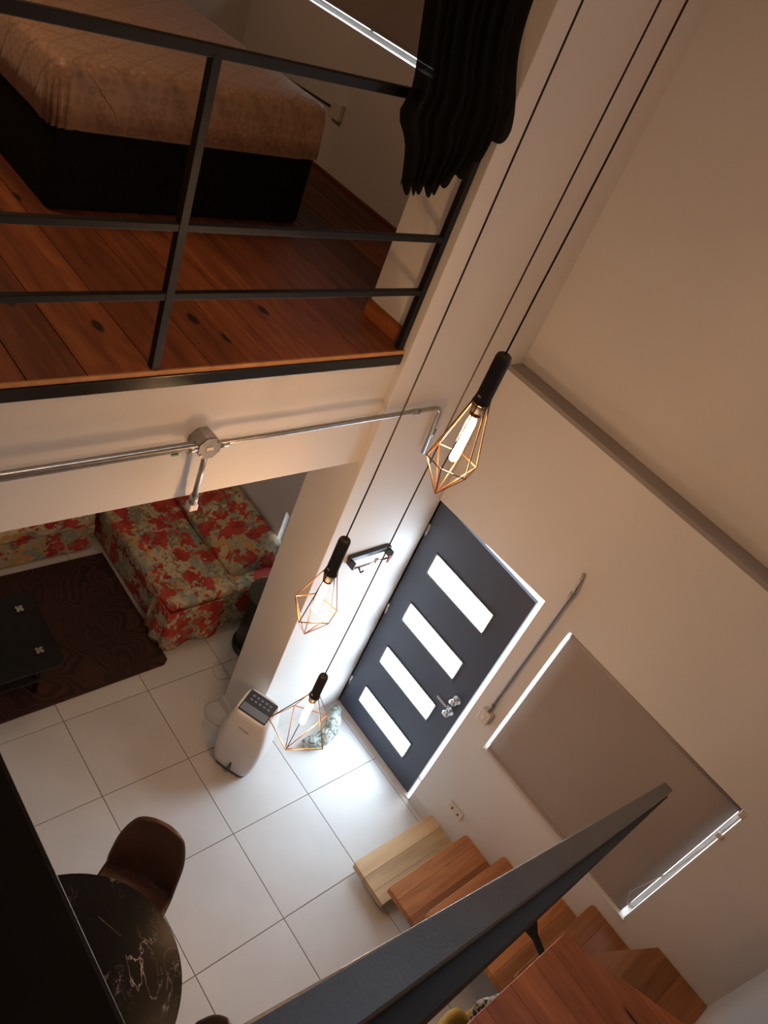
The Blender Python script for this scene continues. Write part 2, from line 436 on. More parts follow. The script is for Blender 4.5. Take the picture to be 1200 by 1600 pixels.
# door wall with door and window openings
DY0, DY1, DZ = 1.228, 2.138, 2.088
WY0, WY1, WZ0, WZ1 = -0.185, 1.020, 0.960, 2.100
m = MB()
xa, xb = XD, XD + 0.18
m.box((xa, DY1, 0), (xb, YB + 0.02, 3.07)).hexa([(xa, DY0, 2.122), (xb, DY0, 2.122), (xb, DY1, DZ), (xa, DY1, DZ), (xa, DY0, 3.07), (xb, DY0, 3.07), (xb, DY1, 3.07), (xa, DY1, 3.07)]).box((xa, WY1, 0), (xb, DY0, 3.07))
m.box((xa, WY0, 0), (xb, WY1, WZ0)).box((xa, WY0, WZ1), (xb, WY1, 3.07)).box((xa, YR - 0.1, 0), (xb, WY0, 3.07))
struct(m.build('wall_right', M['wall'], bevel=0.0))
# upper part of the same wall, set back behind the ledge, with the bedroom window
UY0, UY1, UZ0, UZ1 = 3.45, 4.95, 4.035, 5.2
m = MB(); xa, xb = XU, XU + 0.14
m.box((xa, YR - 0.1, 3.07), (xb, -0.45, ZC)).box((xa, -0.45, 3.07), (xb, 0.60, 3.55)).box((xa, -0.45, 4.60), (xb, 0.60, ZC)).box((xa, 0.60, 3.07), (xb, UY0, ZC)).box((xa, UY0, 3.07), (xb, UY1, UZ0)).box((xa, UY0, UZ1), (xb, UY1, ZC)).box((xa, UY1, 3.07), (xb, YE, ZC))
struct(m.build('wall_right', M['wall']))
# ledge moulding
struct(MB().box((XD - 0.003, YR, 3.045), (XU + 0.0, YB, 3.074)).build('trim_1', M['ledge'], bevel=0.004))
# wall behind the sofa with a slit window
SY0, SY1, SZ0, SZ1 = 3.16, 3.325, 0.48, 0.93
m = MB(); xa, xb = XD, XD + 0.18
m.box((xa, 2.49, 0), (xb, SY0, 3.07)).box((xa, SY0, 0), (xb, SY1, SZ0)).box((xa, SY0, SZ1), (xb, SY1, 3.07)).box((xa, SY1, 0), (xb, YE, 3.07))
struct(m.build('wall_right', M['wall']))
struct(MB().box((XP, YB, 0), (XU + 0.14, 2.49, ZC)).build('wall_left', M['wall'], bevel=0.004))   # pier
struct(MB().box((XL, YF, 2.52), (XP, YF + 0.20, 3.125)).build('wall_left', M['wall'], bevel=0.003))  # beam face
struct(MB().box((XL, YR - 0.15, 0), (XD + 0.18, YR, ZC)).build('wall_back', M['wall']))
struct(MB().box((XL - 0.15, YR - 0.15, 0), (XL, YE, ZC)).build('wall_rear', M['wall']))
struct(MB().box((XL, YE, 0), (XU + 0.14, YE + 0.15, ZC)).build('wall_far', M['wall']))
struct(MB().box((XL - 0.15, YR - 0.15, ZC), (XU + 0.14, YE + 0.15, ZC + 0.12)).build('ceiling', M['ceiling']))
struct(MB().box((XL, YF + 0.2, 2.98), (XD, YE, 3.12)).box((XL, YR, 2.98), (0.09, YF - 0.02, 3.12)).build('ceiling', M['ceiling']))
struct(MB().box((XD - 0.010, 0.98, 0), (XD, DY0 - 0.012, 0.085)).build('baseboard_right', M['base'], bevel=0.002))
struct(MB().box((XP - 0.012, YB + 0.02, 0), (XP, 2.51, 0.085)).box((XP, 2.49, 0), (XP + 0.6, 2.502, 0.085)).build('baseboard_left', M['base'], bevel=0.002))

# loft floor: planks on a slab
lf = struct(MB().box((XL, YF + 0.005, 3.121), (XP, YE, 3.176)).box((XP, 2.495, 3.075), (XU, YE, 3.176)).build('floor', M['darkwood']))
xs = [0.921, 1.124, 1.37, 1.609, 1.78, 1.938, 2.14, 2.36, XP]
x = 0.921
left = []
random.seed(3)
while x > XL + 0.3:
    x -= random.choice([0.19, 0.22, 0.25]); left.append(x)
xs = [XL] + sorted(left) + xs
for a, b in zip(xs[:-1], xs[1:]):
    y0 = YF - 0.006
    MB().box((a + 0.0018, y0 + 0.002, 3.177), (b - 0.0018, YE, ZL)).build('plank', M['loftplank'], lf, bevel=0.0015, seg=1, origin=(a, y0, 3.18))
for a, b in ((XP, 2.86), (2.86, 3.09), (3.09, 3.33), (3.33, XU)):
    MB().box((a + 0.0018, 2.497, 3.177), (b - 0.0018, YE, ZL)).build('plank', M['loftplank'], lf, bevel=0.0015, seg=1, origin=(a, 2.5, 3.18))
struct(MB().box((XL, YF - 0.012, 3.179), (XP - 0.004, YF - 0.005, 3.199)).build('trim_2', M['plankend'], bevel=0.001))
struct(MB().box((XL, YF - 0.018, 3.125), (XP - 0.004, YF + 0.004, 3.178)).build('trim_3', M['gloss'], bevel=0.004))
struct(MB().box((XP - 0.018, 2.20, ZL), (XP, 2.49, ZL + 0.085)).build('baseboard_loft', M['loftplank'], bevel=0.003))
struct(MB().box((XU - 0.018, 2.50, ZL), (XU, YE, ZL + 0.02)).build('baseboard_loft', M['loftplank'], bevel=0.003))
# upper landing the photographer stands on
lf2 = struct(MB().box((XL, YR, 3.121), (0.09, YF - 0.02, 3.176)).build('floor', M['darkwood']))
for k in range(11):
    a = XL + k * (2.69 / 11)
    MB().box((a + 0.0018, YR + 0.002, 3.177), (a + 2.69 / 11 - 0.0018, YF - 0.02, ZL)).build('plank', M['loftplank'], lf2, bevel=0.0015, seg=1, origin=(a, YR, 3.18))

# door
dr = struct(bpy.data.objects.new('door_1', None)); COL.objects.link(dr); dr.location = (3.475, 1.70, 0)
a0, a1 = 1.268, DY1 - 0.006
slots = [(1.59, 1.765), (1.13, 1.305), (0.675, 0.85), (0.215, 0.39)]
sy0, sy1 = 1.440, 1.985
m = MB()
X0, X1 = 3.472, 3.500
m.box((X0, a0, 0.012), (X1, sy0, 2.0)).box((X0, sy1, 0.012), (X1, a1, 2.0))
zz = [0.012] + [q for s_ in reversed(slots) for q in s_] + [2.0]
for i in range(0, len(zz), 2): m.box((X0, sy0, zz[i]), (X1, sy1, zz[i + 1]))
m.hexa([(X0, a0, 2.0), (X1, a0, 2.0), (X1, a1, 2.0), (X0, a1, 2.0), (X0, a0, 2.058), (X1, a0, 2.058), (X1, a1, 2.084), (X0, a1, 2.084)])
m.build('door_leaf', M['doorpaint'], dr)
for z0, z1 in slots:
    f = MB()
    for b_ in (((X0 - 0.006, sy0 - 0.008, z0 - 0.008), (X0 + 0.02, sy0 + 0.006, z1 + 0.008)), ((X0 - 0.006, sy1 - 0.006, z0 - 0.008), (X0 + 0.02, sy1 + 0.008, z1 + 0.008)),
               ((X0 - 0.006, sy0 + 0.006, z0 - 0.008), (X0 + 0.02, sy1 - 0.006, z0 + 0.006)), ((X0 - 0.006, sy0 + 0.006, z1 - 0.006), (X0 + 0.02, sy1 - 0.006, z1 + 0.008))):
        f.box(*b_)
    fo = f.build('glazing_bead', M['doorgroove'], dr, bevel=0.001, seg=1)
    MB().box((X0 + 0.014, sy0 + 0.001, z0 + 0.001), (X0 + 0.022, sy1 - 0.001, z1 - 0.001)).build('pane', M['glow'], fo)
for z in (0.25, 1.05, 1.80):
    MB().box((X0 - 0.006, DY1 - 0.022, z), (X0 + 0.003, DY1 - 0.002, z + 0.09)).tube([(X0 - 0.006, DY1 - 0.012, z - 0.005), (X0 - 0.006, DY1 - 0.012, z + 0.095)], 0.006, 8).build('hinge', M['chrome'], dr)
# knob above lever-like lock
def knob(z, y=1.338):
    k = MB().tube([(X0 - 0.001, y, z), (X0 - 0.008, y, z)], 0.031, 20).tube([(X0 - 0.008, y, z), (X0 - 0.030, y, z)], 0.012, 12)
    prof = [(0.012, 0.028), (0.024, 0.036), (0.027, 0.047), (0.023, 0.058), (0.010, 0.062)]
    rs = [[(X0 - d, y + r * math.cos(2 * PI * q / 16), z + r * math.sin(2 * PI * q / 16)) for q in range(16)] for r, d in prof]
    k.rings(rs); return k
knob(1.045).build('door_knob', M['chrome'], dr)
kb = knob(0.925).build('door_knob', M['chrome'], dr)
kb2 = MB().tube([(X0 - 0.05, 1.338, 0.985), (X0 - 0.05, 1.352, 0.995), (X0 - 0.05, 1.350, 0.972), (X0 - 0.05, 1.338, 0.985)], 0.003, 6)
kb2.box((X0 - 0.052, 1.325, 0.960), (X0 - 0.049, 1.333, 0.985)); kb2.build('door_key', M['chrome'], dr)
MB().box((X0 - 0.010, 1.375, 0.915), (X0 + 0.001, 1.470, 0.937)).build('door_bolt', M['alu'], dr, bevel=0.002)
# door frame and threshold
fr = MB().box((XD - 0.004, DY1, 0), (XD + 0.03, DY1 + 0.001, 2.09)).box((XD - 0.012, DY0 - 0.0, 0.0), (XD + 0.16, DY1, 0.009))
fr.build('threshold', M['base'], dr)
MB().box((XD + 0.075, DY0, 0.01), (XD + 0.10, DY0 + 0.008, DZ)).build('stop_bead', M['alu'], dr)

# window beside the stairs
def window(name, x, y0, y1, z0, z1, mull, glass='pane'):
    wn = struct(bpy.data.objects.new(name, None)); COL.objects.link(wn); wn.location = (x, (y0 + y1) / 2, z0)
    t = 0.028; d = 0.035
    fm = MB()
    fm.box((x, y0, z0), (x + d, y0 + t, z1)).box((x, y1 - t, z0), (x + d, y1, z1)).box((x, y0 + t, z0), (x + d, y1 - t, z0 + t)).box((x, y0 + t, z1 - t), (x + d, y1 - t, z1))
    for q in mull: fm.box((x + 0.004, q - 0.015, z0 + t), (x + d - 0.004, q + 0.015, z1 - t))
    fm.build('window_frame', M['alu'], wn)
    ed = [y0 + t] + list(mull) + [y1 - t]
    for a, b in zip(ed[:-1], ed[1:]):
        MB().box((x + 0.014, a, z0 + t), (x + 0.018, b, z1 - t)).build('pane', M[glass], wn)
    return wn
w1 = window('window_1', XD + 0.095, WY0, WY1, WZ0, WZ1, [0.42])
struct(w1)
MB().box((XD - 0.012, WY0 - 0.01, WZ0 - 0.022), (XD + 0.09, WY1 + 0.012, WZ0 + 0.002)).build('window_sill', M['base'], w1, bevel=0.003)
window('window_2', XU + 0.06, UY0, UY1, UZ0, UZ1, [4.2])
window('window_3', XD + 0.06, SY0, SY1, SZ0, SZ1, [])
window('window_4', XU + 0.05, -0.45, 0.60, 3.55, 4.60, [0.08], 'glow2')

# ------------------------------------------------------------------ blinds
bl = thing('roller_blind', (XD + 0.03, 0.41, WZ1), 'taupe roller blind pulled down over the window beside the wooden stairs', 'blind')
def blind_fabric(x, y0, y1, z0, z1, waves):
    def fn(u, v):
        y = y0 + (y1 - y0) * u; z = z0 + (z1 - z0) * v
        dx = -sum(a * math.exp(-((v - c - k * (1 - u)) / s) ** 2) * (0.35 + 0.65 * u) for c, k, s, a in waves)
        return (x + dx, y, z)
    return MB().grid(fn, 12, 90)
blind_fabric(XD + 0.022, WY0 + 0.034, WY1 - 0.022, WZ0 + 0.006, WZ1 - 0.03, [(0.225, -0.02, 0.016, 0.0045), (0.145, -0.03, 0.014, 0.0035), (0.7, 0.05, 0.15, 0.003)]).build('blind_fabric', M['blind'], bl, solid=0.0015)
MB().tube([(XD + 0.03, WY0 + 0.03, WZ1 - 0.024), (XD + 0.03, WY1 - 0.02, WZ1 - 0.024)], 0.020, 16).build('roller_tube', M['blind'], bl)
MB().box((XD + 0.014, WY0 + 0.034, WZ0 + 0.004), (XD + 0.030, WY1 - 0.022, WZ0 + 0.026)).build('bottom_bar', M['blind'], bl, bevel=0.003)
MB().box((XD - 0.004, WY0 - 0.004, WZ1 - 0.045), (XD + 0.05, WY0 + 0.026, WZ1 - 0.005)).build('blind_bracket', M['cream'], bl, bevel=0.004)
ch = [(XD - 0.006, WY0 + 0.012, WZ1 - 0.03), (XD - 0.006, WY0 + 0.010, 1.8), (XD - 0.008, WY0 + 0.02, 1.5), (XD - 0.010, WY0 + 0.06, 1.25), (XD - 0.010, WY0 + 0.075, 1.15), (XD - 0.010, WY0 + 0.05, 1.08), (XD - 0.008, WY0 + 0.018, 1.06)]
MB().tube(ch, 0.0022, 6).build('pull_chain', M['cable'], bl)
MB().box((XD - 0.010, WY0 - 0.008, 1.87), (XD + 0.004, WY0 + 0.024, 1.90)).build('chain_clip', M['cream'], bl, bevel=0.003)

bl2 = thing('roller_blind', (XU + 0.02, 4.2, UZ1), 'dim brown roller blind over the bedroom window in the loft', 'blind')
blind_fabric(XU + 0.02, UY0 + 0.01, UY1 - 0.01, UZ0 + 0.055, UZ1 - 0.03, [(0.3, 0.02, 0.05, 0.004), (0.55, 0.02, 0.03, 0.003)]).build('blind_fabric', M['blind'], bl2, solid=0.0015)
MB().box((XU + 0.012, UY0 + 0.01, UZ0 + 0.043), (XU + 0.026, UY1 - 0.01, UZ0 + 0.057)).build('bottom_bar', M['alu'], bl2, bevel=0.003)
MB().tube([(XU + 0.03, UY0 + 0.01, UZ1 - 0.025), (XU + 0.03, UY1 - 0.01, UZ1 - 0.025)], 0.018, 16).build('roller_tube', M['blind'], bl2)

# ------------------------------------------------------------------ loft railing
lr = thing('loft_railing', (1.0, YF, ZL), 'black steel railing with three horizontal bars along the loft edge', 'railing')
for px in (2.605, 1.372, 0.139, -1.094, -2.327):
    MB().box((px - 0.016, YF - 0.008, ZL + 0.002), (px + 0.016, YF + 0.024, ZL + 1.06)).build('post', M['satinsteel'], lr, bevel=0.003)
for z, h in ((4.283, 0.034), (3.755, 0.026), (3.507, 0.026)):
    MB().box((XL + 0.01, YF - 0.006, z - h), (2.621, YF + 0.020, z)).build('rail', M['satinsteel'], lr, bevel=0.003)

# railing of the landing the camera leans over
nr = thing('landing_railing', (0.1, 1.0, ZL), 'flat black steel handrail in the near bottom left corner, close to the lens', 'railing')
MB().box((0.040, -0.08, 4.232), (0.134, YF - 0.02, 4.270)).build('handrail', M['matsteel'], nr, bevel=0.004)  # viewer's shadow put into the colour: steel darker than the posts
for py in (0.6, 1.35, 2.1):
    MB().box((0.052, py - 0.016, ZL), (0.080, py + 0.016, 4.232)).build('post', M['steel'], nr, bevel=0.003)
for z in (3.755, 3.507):
    MB().box((0.054, 0.5, z - 0.026), (0.078, YF - 0.02, z)).build('rail', M['steel'], nr, bevel=0.003)

# stair railing
sr = thing('stair_railing', (1.6, 0.09, 2.8), 'sloping black steel stair handrail running down past the window blind', 'railing')
def rl(x): return 4.284 - 0.696 * (x - 0.09)
def ytl(x): return 0.0814 + 0.0193 * (x - 0.09)
xa, xb = 0.136, 2.97
def bar(xa, xb, off, h, yo, yw):
    v = []
    for zz_ in (-h, 0):
        for xx, k in ((xa, 0), (xb, 0), (xb, 1), (xa, 1)):
            pass
    def P(x, right, low): return (x, (ytl(x) - 0.045 + yo) if right else (ytl(x) - 0.045 + yo + yw), rl(x) - off - (h if low else 0))
    return MB().hexa([P(xa, 1, 1), P(xb, 1, 1), P(xb, 0, 1), P(xa, 0, 1), P(xa, 1, 0), P(xb, 1, 0), P(xb, 0, 0), P(xa, 0, 0)])
bar(xa, xb, 0, 0.040, 0, 0.045).build('handrail', M['railtop'], sr, bevel=0.003)
def ylow(x): return 0.0278 * x + 0.004
def lowbar(xa, xb, off, h, wd=0.03):
    def P(x, right, low): return (x, ylow(x) if right else ylow(x) + wd, rl(x) - off - (h if low else 0))
    return MB().hexa([P(xa, 1, 1), P(xb, 1, 1), P(xb, 0, 1), P(xa, 0, 1), P(xa, 1, 0), P(xb, 1, 0), P(xb, 0, 0), P(xa, 0, 0)])
lowbar(xa, 2.95, 0.041, 0.06).build('side_flange', M['matsteel'], sr, bevel=0.002)
lowbar(xa, 2.93, 0.102, 0.80, 0.010).build('infill_panel', M['matsteel'], sr)
lowbar(xa, 2.93, 0.903, 0.10, 0.02).build('stringer', M['satinsteel'], sr, bevel=0.002)
for px in (1.35, 2.2, 2.93):
    MB().box((px - 0.015, ylow(px) + 0.011, rl(px) - 1.0), (px + 0.015, ylow(px) + 0.036, rl(px) - 0.11)).build('post', M['satinsteel'], sr, bevel=0.003)
MB().prism([(2.55, -0.038), (2.585, -0.038), (2.615, 0.035), (2.665, 0.085), (2.57, 0.085), (2.575, 0.03)], 1.352, 1.364).build('bracket', M['satinsteel'], sr)

# ------------------------------------------------------------------ staircase
st = thing('wooden_staircase', (3.1, 0.2, 0), 'reddish pine winder staircase of thick treads climbing beside the window', 'stairs')
XO = 2.75; T = 0.05
def tread(y1, y0, z, mat, nb, splits=None):
    """straight tread, boards run along x"""
    core = MB().box((XO + 0.01, y0 + 0.01, z - T + 0.004), (XD - 0.004, y1 - 0.012, z - 0.006)).build('tread', mat, st)
    ys = [y1 + (y0 - y1) * q for q in (splits or [i / nb for i in range(nb + 1)])]
    for k, (a, b) in enumerate(zip(ys[:-1], ys[1:])):
        b2 = MB()
        if k == 0:   # rounded front corners
            pts = [(XO, b + 0.0004), (XO, a - 0.012), (XO + 0.006, a - 0.003), (XO + 0.015, a), (XD - 0.04, a), (XD - 0.015, a - 0.004), (XD - 0.003, a - 0.015), (XD - 0.003, b + 0.0004)]
            b2.prism(pts[::-1], z - T, z)
        else: b2.box((XO, b + 0.0004, z - T), (XD - 0.003, a - 0.0004, z))
        b2.build('board', mat, core, bevel=0.0015, seg=1, origin=(XO, (a + b) / 2, z))
    return core
tread(1.035, 0.73, 0.110, M['treadlight'], 3, [0, 0.36, 0.7, 1])
tread(0.765, 0.46, 0.288, M['tread'], 3, [0, 0.3, 0.68, 1])
tread(0.500, 0.20, 0.466, M['tread'], 3)
tread(0.235, -0.06, 0.650, M['tread'], 3)
tread(-0.030, -0.40, 0.838, M['tread'], 3, [0, 0.32, 0.66, 1])
def poly_tread(pts, z, mat, cuts, along):
    """winder tread cut into boards by parallel lines"""
    core = MB().prism([(p[0] * 0.98 + c[0] * 0.02, p[1] * 0.98 + c[1] * 0.02) for p in pts for c in [(sum(q[0] for q in pts) / len(pts), sum(q[1] for q in pts) / len(pts))]], z - T + 0.004, z - 0.006).build('tread', mat, st)
    def clip(poly, ax, v, keep):
        out = []
        for i in range(len(poly)):
            a, b = poly[i], poly[(i + 1) % len(poly)]
            ia = (a[ax] - v) * keep >= 0; ib = (b[ax] - v) * keep >= 0
            if ia: out.append(a)
            if ia != ib:
                t = (v - a[ax]) / (b[ax] - a[ax]); out.append((a[0] + (b[0] - a[0]) * t, a[1] + (b[1] - a[1]) * t))
        return out
    for lo, hi in zip(cuts[:-1], cuts[1:]):
        q = clip(clip(pts, along, lo + 0.0004, 1), along, hi - 0.0004, -1)
        if len(q) >= 3:
            MB().prism(q, z - T, z).build('board', mat, core, bevel=0.0015, seg=1, origin=(sum(p[0] for p in q) / len(q), sum(p[1] for p in q) / len(q), z))
WX = XD - 0.003; WYY = YR + 0.003
poly_tread([(XO, -0.03), (XO, WYY), (WX, WYY), (WX, -0.395)], 1.030, M['tread'], [-0.8, -0.55, -0.36, -0.2, 0.0], 1)
poly_tread([(2.60, -0.04), (2.60, WYY), (3.125, WYY), (2.845, -0.04)], 1.215, M['treadred'], [2.5, 2.72, 2.86, 2.99, 3.2], 0)
poly_tread([(1.90, -0.04), (1.90, WYY), (2.73, WYY), (2.73, -0.04)], 1.400, M['treadred'], [1.9, 2.13, 2.30, 2.475, 2.60, 2.74], 0)
n = 9
for k in range(1, n):
    z = 1.40 + k * 0.2; x1 = 1.93 - (k - 1) * 0.205
    poly_tread([(x1 - 0.235, -0.04), (x1 - 0.235, WYY), (x1, WYY), (x1, -0.04)], z, M['treadred'], [x1 - 0.24, x1 - 0.12, x1 + 0.01], 0)
for q in (-0.70, -0.16):
    MB().box((1.93, q, 1.28), (2.70, q + 0.08, 1.348)).build('bearer', M['steel'], st)

# ------------------------------------------------------------------ pendants
def pendant(x, y, ztop, hl, hr, zs, ring, tip, label, phase, nv, ox=0.010, oy=-0.008):
    p = thing('pendant_lamp', (x, y, ztop), label, 'pendant lamp', 'caged pendant lamps on long cords')
    amp = 0.004
    path = [(x + ox * i / 10 + amp * math.sin(i * 0.9 + phase), y + oy * i / 10 + amp * math.cos(i * 0.7 + phase), ztop + (ZC - 0.03 - ztop) * i / 10) for i in range(11)]
    path[0] = (x, y, ztop)
    MB().tube(path, 0.0034, 6).build('cord', M['cord'], p)
    MB().lathe([(0.02, ZC - 0.03 - ztop - 0.002), (0.05, ZC - ztop - 0.02), (0.05, ZC - ztop - 0.001)], (x + ox, y + oy, ztop), 20).build('ceiling_rose', M['socketblk'], p)
    r = hr
    prof = [(r * 0.55, 0.0), (r * 0.9, -0.006), (r, -0.018), (r, -hl * 0.72), (r * 1.12, -hl * 0.80), (r * 1.1, -hl * 0.84), (r * 0.86, -hl)]
    MB().lathe(prof, (x, y, ztop), 24).build('lamp_holder', M['socketblk'], p)
    MB().lathe([(r * 0.8, -hl + 0.001), (r * 0.78, -hl - 0.014), (r * 0.6, -hl - 0.018)], (x, y, ztop), 20).build('bulb_cap', M['copper'], p)
    bl_ = 0.19
    zb0 = -hl - 0.014
    MB().lathe([(0.008, zb0), (0.013, zb0 - 0.012), (0.0165, zb0 - 0.035), (0.0165, zb0 - bl_ + 0.022), (0.012, zb0 - bl_ + 0.006), (0.004, zb0 - bl_)], (x, y, ztop), 16).build('bulb', M['bulb'], p)
    MB().box((x - 0.0255, y - 0.006, ztop - hl * 0.76), (x - r * 1.0, y + 0.006, ztop - hl * 0.70)).build('switch', M['cream'], p, bevel=0.001)
    zn = ztop - hl * 0.84
    R = []
    for k in range(nv):
        a = phase + 2 * PI * k / nv
        rr, dz = ring[k % len(ring)]
        R.append(Vector((x + rr * math.cos(a), y + rr * math.sin(a), zs + dz)))
    tp = Vector((x + tip[0], y + tip[1], tip[2]))
    c = MB(); wr = 0.0026
    for k in range(nv):
        a = phase + 2 * PI * k / nv
        nk = Vector((x + r * 1.1 * math.cos(a), y + r * 1.1 * math.sin(a), zn))
        c.tube([nk, R[k]], wr, 5, False); c.tube([R[k], R[(k + 1) % nv]], wr, 5, False); c.tube([R[k], tp], wr, 5, False)
    c.tube([(x + r * 1.12 * math.cos(t_), y + r * 1.12 * math.sin(t_), zn) for t_ in [2 * PI * q / 16 for q in range(17)]], wr, 5, False)
    c.build('wire_cage', M['wire'], p)
    l = bpy.data.lights.new('bulb_light', 'POINT'); l.energy = 8.0; l.color = (1.0, 0.54, 0.27); l.shadow_soft_size = 0.03
    lo = bpy.data.objects.new('bulb_light', l); COL.objects.link(lo); lo.parent = p; lo.location = (0, 0, zb0 - bl_ - 0.03)
    return p
pendant(1.932, 1.224, 3.855, 0.215, 0.026, 3.430, [(0.088, 0.0), (0.088, 0.01)], (0, 0, 3.290), 'topmost and nearest caged pendant lamp with a tall diamond wire cage', 0.35, 6)
pendant(1.932, 1.503, 2.810, 0.235, 0.026, 2.375, [(0.105, 0.0), (0.1, 0.03)], (0, 0, 2.220), 'middle caged pendant lamp hanging in front of the corner pier', 0.9, 5)
pendant(2.132, 1.447, 1.886, 0.195, 0.024, 1.440, [(0.165, 0.02), (0.15, 0.0), (0.165, 0.02), (0.16, 0.04), (0.14, 0.0)], (-0.03, 0.0, 1.275), 'lowest caged pendant lamp with a wide squat wire cage above the cooler', 2.4, 5, 0.03, -0.024)

# ------------------------------------------------------------------ conduits and electrical boxes
def arc_path(pts, r=0.06, n=6):
    P = [Vector(p) for p in pts]; out = [P[0]]
    for i in range(1, len(P) - 1):
        a = (P[i - 1] - P[i]).normalized(); b = (P[i + 1] - P[i]).normalized()
        s0 = P[i] + a * r; s1 = P[i] + b * r
        for k in range(n + 1):
            t = k / n; out.append(s0 * (1 - t) ** 2 + P[i] * 2 * t * (1 - t) + s1 * t * t)
    out.append(P[-1]); return out
cd = thing('beam_conduit', (1.66, YF, 2.81), 'galvanised conduit run with eight-sided junction box on the beam below the loft', 'conduit')
yy = 2.118
path = arc_path([(XL + 0.02, yy, 2.818), (3.02, 2.116, 2.864), (3.04, 2.114, 2.56)], 0.055)
MB().tube(path, 0.0125, 10).build('pipe', M['galv'], cd)
MB().tube([(XL + 0.02, yy, 2.842), (1.58, yy, 2.874)], 0.0085, 8).build('pipe', M['galv'], cd)
bx, by, bz = 1.642, 2.118, 2.846
oc = [(bx + 0.056 * math.cos(PI / 8 + k * PI / 4), bz + 0.056 * math.sin(PI / 8 + k * PI / 4)) for k in range(8)]
MB().rings([[(p, YF - 0.001, q) for p, q in oc], [(p, by - 0.014, q) for p, q in oc]], smooth=False).build('junction_box', M['galv'], cd, bevel=0.002)
MB().rings([[(p, by - 0.0145, q) for p, q in oc], [(p, by - 0.018, q) for p, q in oc]], smooth=False).build('box_cover', M['boxmetal'], cd, bevel=0.001)
MB().box((bx - 0.016, by - 0.020, bz - 0.008), (bx + 0.016, by - 0.0175, bz + 0.008)).build('box_label', M['cream'], cd)
for sx, sz in ((0.034, 0.030), (-0.034, -0.030)):
    MB().tube([(bx + sx, by - 0.017, bz + sz), (bx + sx, by - 0.022, bz + sz)], 0.006, 10).build('screw', M['chrome'], cd)
MB().tube([(bx, yy, bz - 0.05), (bx, yy, 2.556)], 0.0125, 10).build('pipe', M['galv'], cd)
MB().tube([(bx, yy, 2.58), (bx, yy, 2.535)], 0.019, 12).build('connector', M['galv'], cd)
MB().box((bx - 0.02, yy - 0.018, 2.500), (bx + 0.02, yy + 0.018, 2.535)).build('end_box', M['white'], cd, bevel=0.003)
for q in (-0.075, 0.075):
    MB().tube([(bx + q - 0.02, yy, 2.846 + q * 0.01), (bx + q + 0.02, yy, 2.846 + q * 0.01)], 0.018, 12).build('connector', M['galv'], cd)
MB().box((1.475, yy - 0.0145, 2.833), (1.505, yy - 0.009, 2.842)).build('green_marker', plain('green_mark', (0.03, 0.16, 0.05), 0.5, bmp=0), cd)
for q in (-1.5, 0.2):
    MB().box((q - 0.01, 2.118, 2.83), (q + 0.01, YF - 0.001, 2.85)).build('clip', M['galv'], cd)
for q in ((2.83, 2.862), (3.038, 2.70)):
    MB().tube([(q[0] - 0.02, 2.114, q[1]), (q[0] + 0.02, 2.114, q[1])] if q[1] > 2.8 else [(q[0], 2.114, q[1] - 0.02), (q[0], 2.114, q[1] + 0.02)], 0.0165, 10).build('connector', M['galv'], cd)

sw = thing('light_switch', (XD, 1.118, 1.18), 'cream light switch box fed by a conduit between door and window blind', 'switch')
MB().box((XD - 0.045, 1.078, 1.135), (XD - 0.002, 1.158, 1.235)).build('switch_box', M['cream'], sw, bevel=0.006)
MB().box((XD - 0.049, 1.106, 1.165), (XD - 0.044, 1.130, 1.205)).build('switch_button', M['white'], sw, bevel=0.002)
MB().tube(arc_path([(XD - 0.024, 1.116, 1.235), (XD - 0.024, 1.116, 2.36), (XD - 0.002, 1.135, 2.44)], 0.04), 0.010, 8).build('pipe', M['galv'], sw)
for z in (1.26, 2.28):
    MB().tube([(XD - 0.024, 1.116, z), (XD - 0.024, 1.116, z + 0.04)], 0.015, 10).build('connector', M['galv'], sw)
so = thing('wall_socket', (XD, 0.912, 0.35), 'cream double power socket low on the wall above the first stair treads', 'socket')
MB().box((XD - 0.012, 0.85, 0.315), (XD - 0.001, 0.975, 0.385)).build('face_plate', M['cream'], so, bevel=0.003)
for q in (0.885, 0.94):
    MB().box((XD - 0.0135, q - 0.006, 0.340), (XD - 0.0115, q + 0.006, 0.360)).build('socket_hole', M['slot'], so)
ls = thing('wall_socket', (XU, 4.2, 3.58), 'square cream socket box on the dim loft wall beside the bed', 'socket')
MB().box((XU - 0.04, 4.15, 3.535), (XU - 0.002, 4.25, 3.635)).build('socket_box', M['cream'], ls, bevel=0.005)
MB().tube([(XU - 0.012, 4.25, 3.585), (XU - 0.012, 5.35, 3.53)], 0.006, 6).build('cable', M['cord'], ls)

# wall rack beside the door
rk = thing('wall_rack', (3.0, YB, 1.77), 'narrow black wall rack with a chrome rod on the bright wall left of the door', 'wall rack')
MB().box((2.835, YB - 0.030, 1.775), (3.165, YB - 0.001, 1.805)).build('rack_bar', M['steel'], rk, bevel=0.003)
MB().tube([(2.855, YB - 0.06, 1.745), (3.15, YB - 0.06, 1.745)], 0.006, 8).build('rod', M['chrome'], rk)
for q in (2.85, 3.155):
    MB().box((q - 0.006, YB - 0.066, 1.735), (q + 0.006, YB - 0.002, 1.79)).build('rod_bracket', M['steel'], rk, bevel=0.002)
MB().tube([(2.89, YB - 0.066, 1.75), (2.90, YB - 0.085, 1.72), (2.915, YB - 0.09, 1.735)], 0.006, 6).build('hook', M['steel'], rk)
MB().box((3.02, YB - 0.072, 1.735), (3.045, YB - 0.052, 1.770)).build('white_clip', M['white'], rk, bevel=0.003)
MB().box((3.125, YB - 0.074, 1.715), (3.14, YB - 0.064, 1.775)).build('red_tag', M['red'], rk, bevel=0.002)

